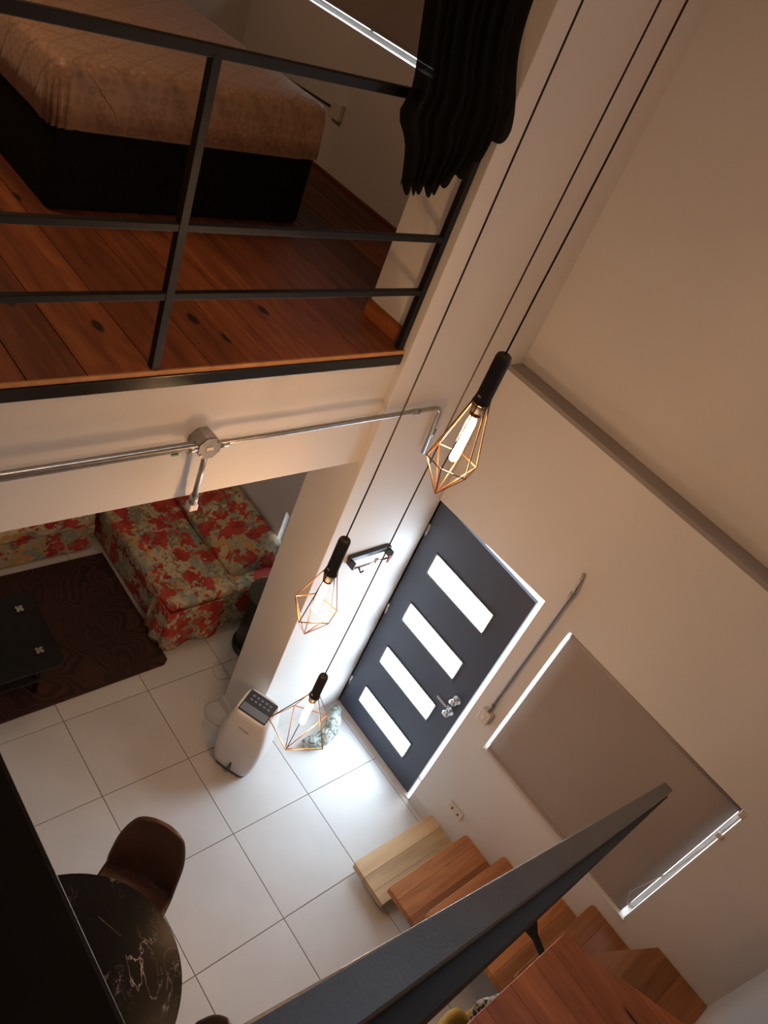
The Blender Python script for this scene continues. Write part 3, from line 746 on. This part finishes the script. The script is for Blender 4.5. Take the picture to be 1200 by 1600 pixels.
# ------------------------------------------------------------------ loft bed
bd = thing('double_bed', (2.15, 4.35, ZL), 'double bed on a black base under a quilted golden satin bedspread', 'bed')
BX0, BX1, BY0, BY1 = 1.45, 2.84, 3.39, 5.33
MB().box((BX0 + 0.006, BY0 + 0.006, ZL), (BX1 - 0.006, BY1, 3.585)).build('bed_base', M['bedbase'], bd, bevel=0.03, seg=3)
def bedtop():
    bm = MB(); nx, ny = 40, 48
    a0, a1, b0, b1 = BX0 - 0.012, BX1 + 0.012, BY0 - 0.014, BY1 - 0.02
    zt, zb, rc = 3.83, 3.565, 0.07
    # closed drape: superellipse rings from top centre to hem
    rs = []
    cx, cy = (a0 + a1) / 2, (b0 + b1) / 2
    N_ = 160
    def ring(sx, sy, z, fl_=0, ex=26):
        out = []
        for k in range(N_):
            t = 2 * PI * k / N_; c, s_ = math.cos(t), math.sin(t)
            X = math.copysign(abs(c) ** (2 / ex), c); Y = math.copysign(abs(s_) ** (2 / ex), s_)
            wob = fl_ * math.sin(k * 0.9) + fl_ * 0.6 * math.sin(k * 2.3)
            out.append((cx + X * ((a1 - a0) / 2 * sx + wob), cy + Y * ((b1 - b0) / 2 * sy + wob), z))
        return out
    for q in (0.02, 0.3, 0.6, 0.85): rs.append(ring(q, q, zt + 0.012 * (1 - q)))
    rs.append(ring(0.93, 0.95, zt - 0.002)); rs.append(ring(0.968, 0.976, zt - 0.014)); rs.append(ring(0.988, 0.991, zt - 0.04))
    rs.append(ring(0.997, 0.998, zt - 0.08, 0.001)); rs.append(ring(1.0, 1.0, zt - 0.15, 0.003)); rs.append(ring(1.003, 1.003, zb, 0.005))
    bm.rings(rs, cap=True)
    return bm
bedtop().build('bedspread', M['quilt'], bd)
MB().box((BX0 + 0.1, BY1 + 0.0, ZL), (BX1 - 0.1, BY1 + 0.06, 4.25)).build('headboard', M['bedbase'], bd, bevel=0.02)
MB().tube([(1.745, 3.385 - 0.006, 3.57), (1.70, 3.375, 3.66), (1.62, 3.375, 3.75), (1.57, 3.395, 3.808)], 0.006, 6).build('seam', M['quilt'], bd)

# curtain by the railing
cu = thing('dark_curtain', (2.3, 2.1, 5.8), 'sheer black curtain gathered at the end of the loft railing', 'curtain')
def cur(u, v):
    # v: 0 bottom .. 1 top; u across
    z0 = 3.975 + 0.26 * max(0, (u - 0.45) / 0.55) ** 1.8
    z = z0 + (5.82 - z0) * v
    zz_ = z
    lx = 1.975 + 0.18 * max(0, min(1, (4.60 - zz_) / 0.6)) - (0.05 * math.exp(-((zz_ - 4.22) / 0.06) ** 2))
    rx = 2.44 + 0.16 * math.exp(-((zz_ - 4.22) / 0.22) ** 2)
    lx = lx if zz_ < 4.6 else 1.975; rx = max(rx, 2.44)
    am = 0.014 * (0.6 + 0.4 * (1 - v))
    y = 2.085 + am * math.sin(u * 2 * PI * 9 + 0.6 * math.sin(v * 5)) + 0.010 * math.sin(u * 2 * PI * 3.3 + 2)
    hem = 0.014 * math.sin(u * 2 * PI * 9 + 0.5) if v < 0.02 else 0
    return (lx + (rx - lx) * u + 0.006 * math.sin(u * 57), y, z + hem)
MB().grid(cur, 150, 50).build('curtain_panel', M['voile'], cu, solid=0.002)
def cur2(u, v):
    x_, y_, z_ = cur(0.18 + 0.72 * u, v)
    return (x_, y_ + 0.034 - 0.004 * math.sin(u * 40), max(z_, 3.99))
MB().grid(cur2, 90, 40).build('curtain_lining', M['matsteel'], cu, solid=0.002)
MB().tube([(1.70, 2.10, 5.84), (2.63, 2.10, 5.84)], 0.012, 10).build('curtain_rod', M['steel'], cu)

# ------------------------------------------------------------------ living area: sofas, rug, table
def soft_box(a, b, sub_amp=0.01, r=0.05, seed=0, n=14):
    """rounded cushion-like block with slightly uneven faces"""
    rnd = random.Random(seed)
    m_ = MB(); x0, y0, z0 = a; x1, y1, z1 = b
    cx, cy, cz = (x0 + x1) / 2, (y0 + y1) / 2, (z0 + z1) / 2
    hx, hy, hz = (x1 - x0) / 2, (y1 - y0) / 2, (z1 - z0) / 2
    ph = [rnd.uniform(0, 6) for _ in range(6)]
    def pt(p):
        v = Vector(p); q = Vector((max(-hx + r, min(hx - r, v.x)), max(-hy + r, min(hy - r, v.y)), max(-hz + r, min(hz - r, v.z))))
        d = v - q
        if d.length > 1e-9: v = q + d.normalized() * r
        wv = sub_amp * (math.sin(v.x * 9 + ph[0]) * math.cos(v.y * 7 + ph[1]) + 0.5 * math.sin(v.z * 11 + v.y * 5 + ph[2]))
        v = v * (1 + 0) + Vector((0, 0, wv if v.z > 0 else 0)) + Vector((wv * 0.5 * (1 if v.x > 0 else -1) if abs(v.x) > hx * 0.9 else 0, 0, 0))
        return (cx + v.x, cy + v.y, cz + v.z)
    def face(f, nu=n, nv=n): m_.grid(f, nu, nv)
    face(lambda u, v: pt((hx * (2 * u - 1), hy * (2 * v - 1), hz))); face(lambda u, v: pt((hx * (2 * u - 1), hy * (2 * v - 1), -hz)))
    face(lambda u, v: pt((hx, hy * (2 * u - 1), hz * (2 * v - 1)))); face(lambda u, v: pt((-hx, hy * (2 * u - 1), hz * (2 * v - 1))))
    face(lambda u, v: pt((hx * (2 * u - 1), hy, hz * (2 * v - 1)))); face(lambda u, v: pt((hx * (2 * u - 1), -hy, hz * (2 * v - 1))))
    return m_
sf = thing('floral_sofa', (2.95, 4.2, 0), 'long sofa in red and khaki leaf print against the wall under the loft', 'sofa')
soft_box((2.49, 3.10, 0.012), (3.44, 5.30, 0.30), 0.004, 0.03, 1, 20).build('sofa_base', M['floral'], sf)
soft_box((2.47, 3.12, 0.285), (3.06, 5.28, 0.425), 0.008, 0.045, 2, 22).build('seat_cushion', M['floral'], sf)
soft_box((3.0, 3.11, 0.285), (3.42, 3.30, 0.425), 0.006, 0.04, 5, 10).build('arm_cover', M['floral'], sf)
m = MB()
def backf(u, v):
    y = 3.24 + (5.26 - 3.24) * u
    prof = [(3.05, 0.40), (3.04, 0.47), (3.12, 0.545), (3.26, 0.63), (3.37, 0.70), (3.43, 0.70), (3.435, 0.62), (3.435, 0.40)]
    k = v * (len(prof) - 1); i = min(int(k), len(prof) - 2); t = k - i
    px = prof[i][0] * (1 - t) + prof[i + 1][0] * t; pz = prof[i][1] * (1 - t) + prof[i + 1][1] * t
    e = min(1, min(u, 1 - u) / 0.03)
    return (px + (1 - e) * 0.02, y, 0.40 + (pz - 0.40) * (0.86 + 0.14 * math.sqrt(max(0, e))) + 0.008 * math.sin(y * 7) * (1 if pz > 0.45 else 0))
m.grid(backf, 60, 28)
pr = [backf(0, j / 28) for j in range(29)]; m.add(pr, [tuple(range(29))]); pr = [backf(1, j / 28) for j in range(29)]; m.add(pr, [tuple(range(29))])
m.build('backrest', M['floral'], sf)
# loose cover corner that hangs at the near end
def drape(u, v):
    if u < 0.5: x_ = 2.455 + 0.0 * u; y_ = 3.34 - 0.5 * u
    else: x_ = 2.455 + (u - 0.5) * 0.9; y_ = 3.09
    z = 0.40 - 0.375 * v
    f_ = 0.020 * v * math.sin(u * 19)
    return (x_ + (f_ - 0.018 * v if u < 0.5 else 0), y_ + (f_ - 0.025 * v if u >= 0.5 else 0), z)
MB().grid(drape, 40, 12).build('hanging_cover', M['floral'], sf, solid=0.006)

s2 = thing('floral_sofa', (1.4, 4.6, 0), 'second leaf-print sofa half hidden in the dark at the left, behind the rug', 'sofa')
soft_box((0.2, 4.20, 0.012), (2.42, 5.15, 0.28), 0.004, 0.03, 3, 20).build('sofa_base', M['floral'], s2)
soft_box((0.22, 4.18, 0.27), (2.40, 4.82, 0.415), 0.008, 0.045, 4, 22).build('seat_cushion', M['floral'], s2)
soft_box((0.22, 4.80, 0.27), (2.40, 5.16, 0.72), 0.008, 0.06, 6, 20).build('backrest', M['floral'], s2)

rg = MB()
rpts = [(0.10, 2.92), (2.42, 2.955), (2.46, 2.99), (2.47, 4.14), (0.10, 4.14)]
rg.prism(rpts, 0.0005, 0.016)
tag(rg.build('carved_rug', M['rug'], bevel=0.005), 'dark brown rug with carved swirling lines in front of the sofas', 'rug')

ct = thing('coffee_table', (1.25, 3.3, 0), 'low smoked-glass coffee table with chrome clover caps on the dark rug', 'coffee table')
m = MB()
pts = []
for cx_, cy_, a0_ in ((1.62, 3.52, 0), (0.98, 3.52, 90), (0.98, 3.02, 180), (1.62, 3.02, 270)):
    for k in range(7):
        a_ = math.radians(a0_ + 15 * k); pts.append((cx_ - 0.04 + 0.08 * math.cos(a_) if cx_ > 1.3 else cx_ + 0.04 + 0.08 * math.cos(a_), (cy_ + 0.08 * math.sin(a_))))
m.prism(pts, 0.425, 0.437); m.build('glass_top', M['smoked'], ct, bevel=0.003)
for q in ((1.545, 3.455), (1.535, 3.09), (1.06, 3.455), (1.06, 3.09)):
    MB().tube([(q[0], q[1], 0.018), (q[0], q[1], 0.425)], 0.020, 14).build('leg', M['steel'], ct)
    c = MB(); c.tube([(q[0], q[1], 0.437), (q[0], q[1], 0.447)], 0.010, 12)
    for k in range(4):
        a_ = PI / 4 + k * PI / 2
        for s_ in (0.018,):
            c.tube([(q[0] + s_ * math.cos(a_), q[1] + s_ * math.sin(a_), 0.438), (q[0] + s_ * math.cos(a_), q[1] + s_ * math.sin(a_), 0.449)], 0.011, 12)
    c.build('clover_cap', M['chrome'], ct)
MB().box((1.02, 3.05, 0.16), (1.58, 3.49, 0.175)).build('lower_shelf', M['darkwood'], ct, bevel=0.003)

bn = thing('side_table', (3.11, 2.90, 0), 'dark green drum side table with a round top between sofa and pier', 'side table')
MB().lathe([(0.145, 0.05), (0.14, 0.30), (0.135, 0.585)], (3.12, 2.86, 0), 32).build('drum', M['bin'], bn)
MB().lathe([(0.15, 0.001), (0.16, 0.01), (0.16, 0.05), (0.15, 0.055)], (3.12, 2.86, 0), 32).build('foot_ring', M['bin'], bn)
MB().lathe([(0.15, 0.585), (0.165, 0.590), (0.165, 0.605), (0.155, 0.608)], (3.12, 2.86, 0), 40).build('top', M['binlid'], bn)

# ------------------------------------------------------------------ air cooler
ac = thing('air_cooler', (2.53, 2.06, 0), 'white portable air cooler with a dark control panel, standing at the foot of the pier', 'air cooler')
e = Vector((0.42, -0.907, 0)); nrm = Vector((0.907, 0.42, 0))   # e across the front, nrm from front to back
cc = Vector((2.495, 2.035, 0)) - e * 0.012
def acring(hw, d0, d1, z, zback=None, ex=5):
    out = []
    for k in range(48):
        t = 2 * PI * k / 48; c_, s_ = math.cos(t), math.sin(t)
        X = math.copysign(abs(c_) ** (2 / ex), c_) * hw; Yq = math.copysign(abs(s_) ** (2 / ex), s_)
        Yv = (d0 + d1) / 2 + Yq * (d1 - d0) / 2
        zz_ = z if zback is None else z + (zback - z) * (Yq + 1) / 2
        p = cc + e * X + nrm * Yv; out.append((p.x, p.y, zz_))
    return out
lv = [(0.114, -0.090, 0.105, 0.045, None), (0.134, -0.112, 0.118, 0.055, None), (0.150, -0.124, 0.122, 0.12, None), (0.162, -0.128, 0.124, 0.22, None), (0.166, -0.127, 0.124, 0.32, None),
      (0.160, -0.118, 0.124, 0.42, None), (0.146, -0.105, 0.122, 0.50, 0.52), (0.131, -0.090, 0.116, 0.555, 0.595), (0.122, -0.080, 0.106, 0.578, 0.628), (0.116, -0.073, 0.100, 0.583, 0.634)]
MB().rings([acring(*q) for q in lv]).build('body', M['acwhite'], ac)
MB().rings([acring(0.118, -0.095, 0.105, 0.0), acring(0.127, -0.106, 0.112, 0.048)]).build('base', M['boxmetal'], ac)
def onpanel(u, v, h=0.0):   # u across -1..1, v front..back -1..1
    p = cc + e * (u * 0.104) + nrm * (0.0135 + v * 0.076)
    return (p.x, p.y, 0.6085 + v * 0.0225 + h)
def slab(u0, u1, v0, v1, h0, h1):
    return MB().hexa([onpanel(u0, v0, h0), onpanel(u1, v0, h0), onpanel(u1, v1, h0), onpanel(u0, v1, h0), onpanel(u0, v0, h1), onpanel(u1, v0, h1), onpanel(u1, v1, h1), onpanel(u0, v1, h1)])
pn = slab(-1, 1, -1, 1, -0.012, 0.003).build('control_panel', M['acdark'], ac, bevel=0.004, seg=3)
slab(-0.92, 0.92, -0.88, -0.20, 0.002, 0.006).build('tank_flap', M['acgrey'], pn, bevel=0.002)
slab(-0.95, 0.95, -0.14, -0.04, 0.002, 0.005).build('panel_groove', M['slot'], pn)
for r_ in range(2):
    for k in range(5):
        u_ = -0.62 + k * 0.31; v_ = 0.22 + r_ * 0.36
        slab(u_ - 0.09, u_ + 0.09, v_ - 0.10, v_ + 0.10, 0.002, 0.006).build('button', M['acgrey'], pn, bevel=0.001)
def onfront(u, z, d):
    hw = 0.145
    dep = -0.128 if z < 0.3 else -0.122 + (z - 0.3) * 0.09
    p = cc + e * u + nrm * (dep - d); return (p.x, p.y, z)
g = MB(); g.hexa([onfront(-0.008, 0.085, -0.004), onfront(0.020, 0.085, -0.004), onfront(0.020, 0.085, 0.012), onfront(-0.008, 0.085, 0.012),
                  onfront(0.004, 0.155, -0.004), onfront(0.014, 0.155, -0.004), onfront(0.014, 0.155, 0.004), onfront(0.004, 0.155, 0.004)])
g.build('water_gauge', M['boxmetal'], ac)
tc = bpy.data.curves.new('brand_lettering', 'FONT'); tc.body = 'Whirlpool'; tc.size = 0.018; tc.extrude = 0.0004; tc.align_x = 'CENTER'
tmp_o = bpy.data.objects.new('brand_lettering_source', tc); COL.objects.link(tmp_o)
bpy.context.view_layer.update()
tme = bpy.data.meshes.new_from_object(tmp_o.evaluated_get(bpy.context.evaluated_depsgraph_get()))
bpy.data.objects.remove(tmp_o); tme.materials.clear(); tme.materials.append(M['boxmetal'])
to = bpy.data.objects.new('brand_lettering', tme); COL.objects.link(to)
to.parent = ac
zt_ = 0.485; p_ = cc + nrm * (-0.1085)
up_ = Vector((0.907 * 0.2, 0.42 * 0.2, 0.98)).normalized(); xr = e.copy(); zn_ = xr.cross(up_)
to.matrix_basis = Matrix.Translation(Vector((p_.x, p_.y, zt_)) - ac.location) @ Matrix(((xr.x, up_.x, zn_.x, 0), (xr.y, up_.y, zn_.y, 0), (xr.z, up_.z, zn_.z, 0), (0, 0, 0, 1)))

# cables on the floor by the pier
def smooth_path(P, n=8, closed=False):
    P = [Vector(p) for p in P]; out = []
    for i in range(len(P) - 1):
        a = P[max(i - 1, 0)]; b = P[i]; c = P[i + 1]; d = P[min(i + 2, len(P) - 1)]
        for k in range(n):
            t = k / n; out.append(0.5 * ((2 * b) + (c - a) * t + (2 * a - 5 * b + 4 * c - d) * t * t + (-a + 3 * b - 3 * c + d) * t ** 3))
    out.append(P[-1]); return out
z = 0.0045
tag(MB().tube(smooth_path([(2.86, 2.51, 0.03), (2.80, 2.60, z), (2.798, 2.68, z), (2.80, 2.76, z), (2.82, 2.80, z), (2.79, 2.825, z), (2.74, 2.79, z), (2.715, 2.73, z), (2.73, 2.68, z), (2.79, 2.665, 0.009), (2.84, 2.64, 0.006)]), 0.0038, 6).build('cable_loop', M['cable']), 'white cable loop lying on the tiles near the side table', 'cable')
tag(MB().tube(smooth_path([(2.66, 2.535, 0.05), (2.62, 2.53, 0.01), (2.575, 2.533, z), (2.516, 2.515, z), (2.485, 2.43, z), (2.50, 2.37, z), (2.545, 2.30, z), (2.60, 2.23, z)]), 0.0038, 6).build('power_cable', M['cable']), 'white power cable curving from the pier to the air cooler', 'cable')

# draft stopper by the door
def lump():
    P = smooth_path([(3.39, 2.075, 0.055), (3.30, 1.985, 0.055), (3.20, 1.92, 0.06), (3.09, 1.90, 0.05), (2.98, 1.93, 0.05)], 6)
    r = [0.03 + 0.024 * math.sin(PI * min(1, max(0, i / (len(P) - 1)))) ** 0.5 + 0.003 * math.sin(i * 1.3) for i in range(len(P))]
    P = [Vector((p.x, p.y, rr * 0.98 + 0.001)) for p, rr in zip(P, r)]
    return MB().tube(P, r, 14)
tag(lump().build('draft_stopper', M['draft']), 'crumpled green-grey patterned fabric draft stopper on the floor in the door corner', 'draft stopper')

# ------------------------------------------------------------------ dining table and chairs
dt = thing('dining_table', (0.855, 1.10, 0), 'round black marble dining table at the bottom left under the near handrail', 'table')
MB().lathe([(0.47, 0.722), (0.505, 0.730), (0.510, 0.742), (0.507, 0.750)], (0.855, 1.10, 0), 72).build('tabletop', M['marble'], dt, origin=(0.855, 1.10, 0.75))
MB().lathe([(0.03, 0.03), (0.03, 0.722)], (0.855, 1.10, 0), 20).lathe([(0.25, 0.001), (0.25, 0.015), (0.05, 0.03)], (0.855, 1.10, 0), 32).build('pedestal', M['steel'], dt)
def shell_chair(loc, rot, label):
    c = thing('shell_chair', loc, label, 'chair', 'brown shell chairs around the marble table')
    # local: seat centre at origin, back towards +Y
    ca, sa = math.cos(rot), math.sin(rot)
    def W(p): return (loc[0] + p[0] * ca - p[1] * sa, loc[1] + p[0] * sa + p[1] * ca, loc[2] + p[2])
    prof = [(-0.23, 0.425), (-0.215, 0.448), (-0.12, 0.445), (0.0, 0.432), (0.11, 0.430), (0.18, 0.455), (0.215, 0.53), (0.237, 0.63), (0.254, 0.73), (0.268, 0.82), (0.276, 0.862), (0.279, 0.880)]
    wid = [0.17, 0.195, 0.215, 0.222, 0.22, 0.215, 0.214, 0.210, 0.200, 0.165, 0.125, 0.04]
    cup = [0.0, 0.005, 0.02, 0.03, 0.04, 0.055, 0.06, 0.05, 0.035, 0.018, 0.010, 0.003]
    def fn(u, v):
        def cr(a):
            k = v * (len(a) - 1); i = min(int(k), len(a) - 2); t = k - i
            p0 = a[max(i - 1, 0)]; p1 = a[i]; p2 = a[i + 1]; p3 = a[min(i + 2, len(a) - 1)]
            return 0.5 * (2 * p1 + (p2 - p0) * t + (2 * p0 - 5 * p1 + 4 * p2 - p3) * t * t + (3 * p1 - p0 - 3 * p2 + p3) * t ** 3)
        y_ = cr([q[0] for q in prof]); z_ = cr([q[1] for q in prof]); wd = cr(wid) * 0.93; cp = cr(cup)
        s_ = 2 * u - 1
        up = 1 - min(1, max(0, (v - 0.4) / 0.2))
        return W((s_ * wd, y_ - cp * s_ * s_ * (1 - up) * 1.3, z_ + cp * s_ * s_ * up))
    MB().grid(fn, 14, 40).build('seat_shell', M['leather'], c, solid=0.022, sub=1)
    for sx in (-1, 1):
        for sy in (-1, 1):
            MB().tube([W((sx * 0.09, sy * 0.10, 0.425)), W((sx * 0.19, sy * 0.20, 0.008))], [0.014, 0.010], 10).build('leg', M['steel'], c)
    MB().box((-0.1, -0.1, 0), (0.1, 0.1, 0.01))
    fr_ = MB().tube([W((-0.095, -0.105, 0.415)), W((0.095, 0.105, 0.415))], 0.009, 8).tube([W((0.095, -0.105, 0.415)), W((-0.095, 0.105, 0.415))], 0.009, 8)
    fr_.build('seat_frame', M['steel'], c)
    return c
shell_chair((1.29, 1.375, 0), math.radians(-57), 'brown leather shell chair pushed under the far side of the black marble table')
shell_chair((1.085, 0.645, 0), math.radians(-127), 'brown shell chair showing only its rim beside the table at the bottom edge')

# ------------------------------------------------------------------ mustard armchair below the stairs
yc = thing('mustard_armchair', (2.40, -0.27, 0), 'mustard yellow armchair with a scalloped back tucked below the stair landing', 'armchair')
YC = Vector((2.40, -0.27, 0))
def yshell(u, v):
    a = math.radians(-25 + 230 * u)   # back towards +y, open towards -y
    r = 0.27 + 0.045 * v - 0.03 * v * math.exp(-((math.degrees(a) - 64) / 9) ** 2)
    top = 0.56 + 0.13 * abs(math.sin((math.degrees(a) - 64) / 100 * PI)) ** 0.55
    z_ = 0.30 + (top - 0.30) * v
    return (YC.x + r * math.cos(a), YC.y + r * 0.95 * math.sin(a), z_)
MB().grid(yshell, 60, 10).build('backrest', M['yellow'], yc, solid=0.05, sub=1)
MB().lathe([(0.27, 0.20), (0.30, 0.23), (0.305, 0.36), (0.27, 0.42), (0.1, 0.435)], YC, 32).build('seat', M['yellow'], yc)
for k in range(4):
    a = PI / 4 + k * PI / 2
    MB().tube([(YC.x + 0.2 * math.cos(a), YC.y + 0.2 * math.sin(a), 0.21), (YC.x + 0.25 * math.cos(a), YC.y + 0.25 * math.sin(a), 0.006)], [0.018, 0.011], 10).build('leg', M['steel'], yc)
def pillow(u, v):
    s_, t_ = 2 * u - 1, 2 * v - 1
    th = 0.07 * (1 - abs(s_) ** 2.5) ** 0.5 * (1 - abs(t_) ** 2.5) ** 0.5
    return s_, t_, th
pm = MB()
for sg in (1, -1):
    def pf(u, v, sg=sg):
        s_, t_, th = pillow(u, v)
        p = Vector((s_ * 0.13, 0.0 + sg * th * 0.7, t_ * 0.13))
        q = Matrix.Rotation(-0.45, 4, 'X') @ p
        q = Matrix.Rotation(-0.35, 4, 'Z') @ q
        return (2.585 + q.x, -0.10 + q.y, 0.665 + q.z)
    pm.grid(pf, 18, 18)
tag(pm.build('patterned_cushion', M['print']), 'black and white patterned cushion leaning on the mustard armchair', 'cushion')
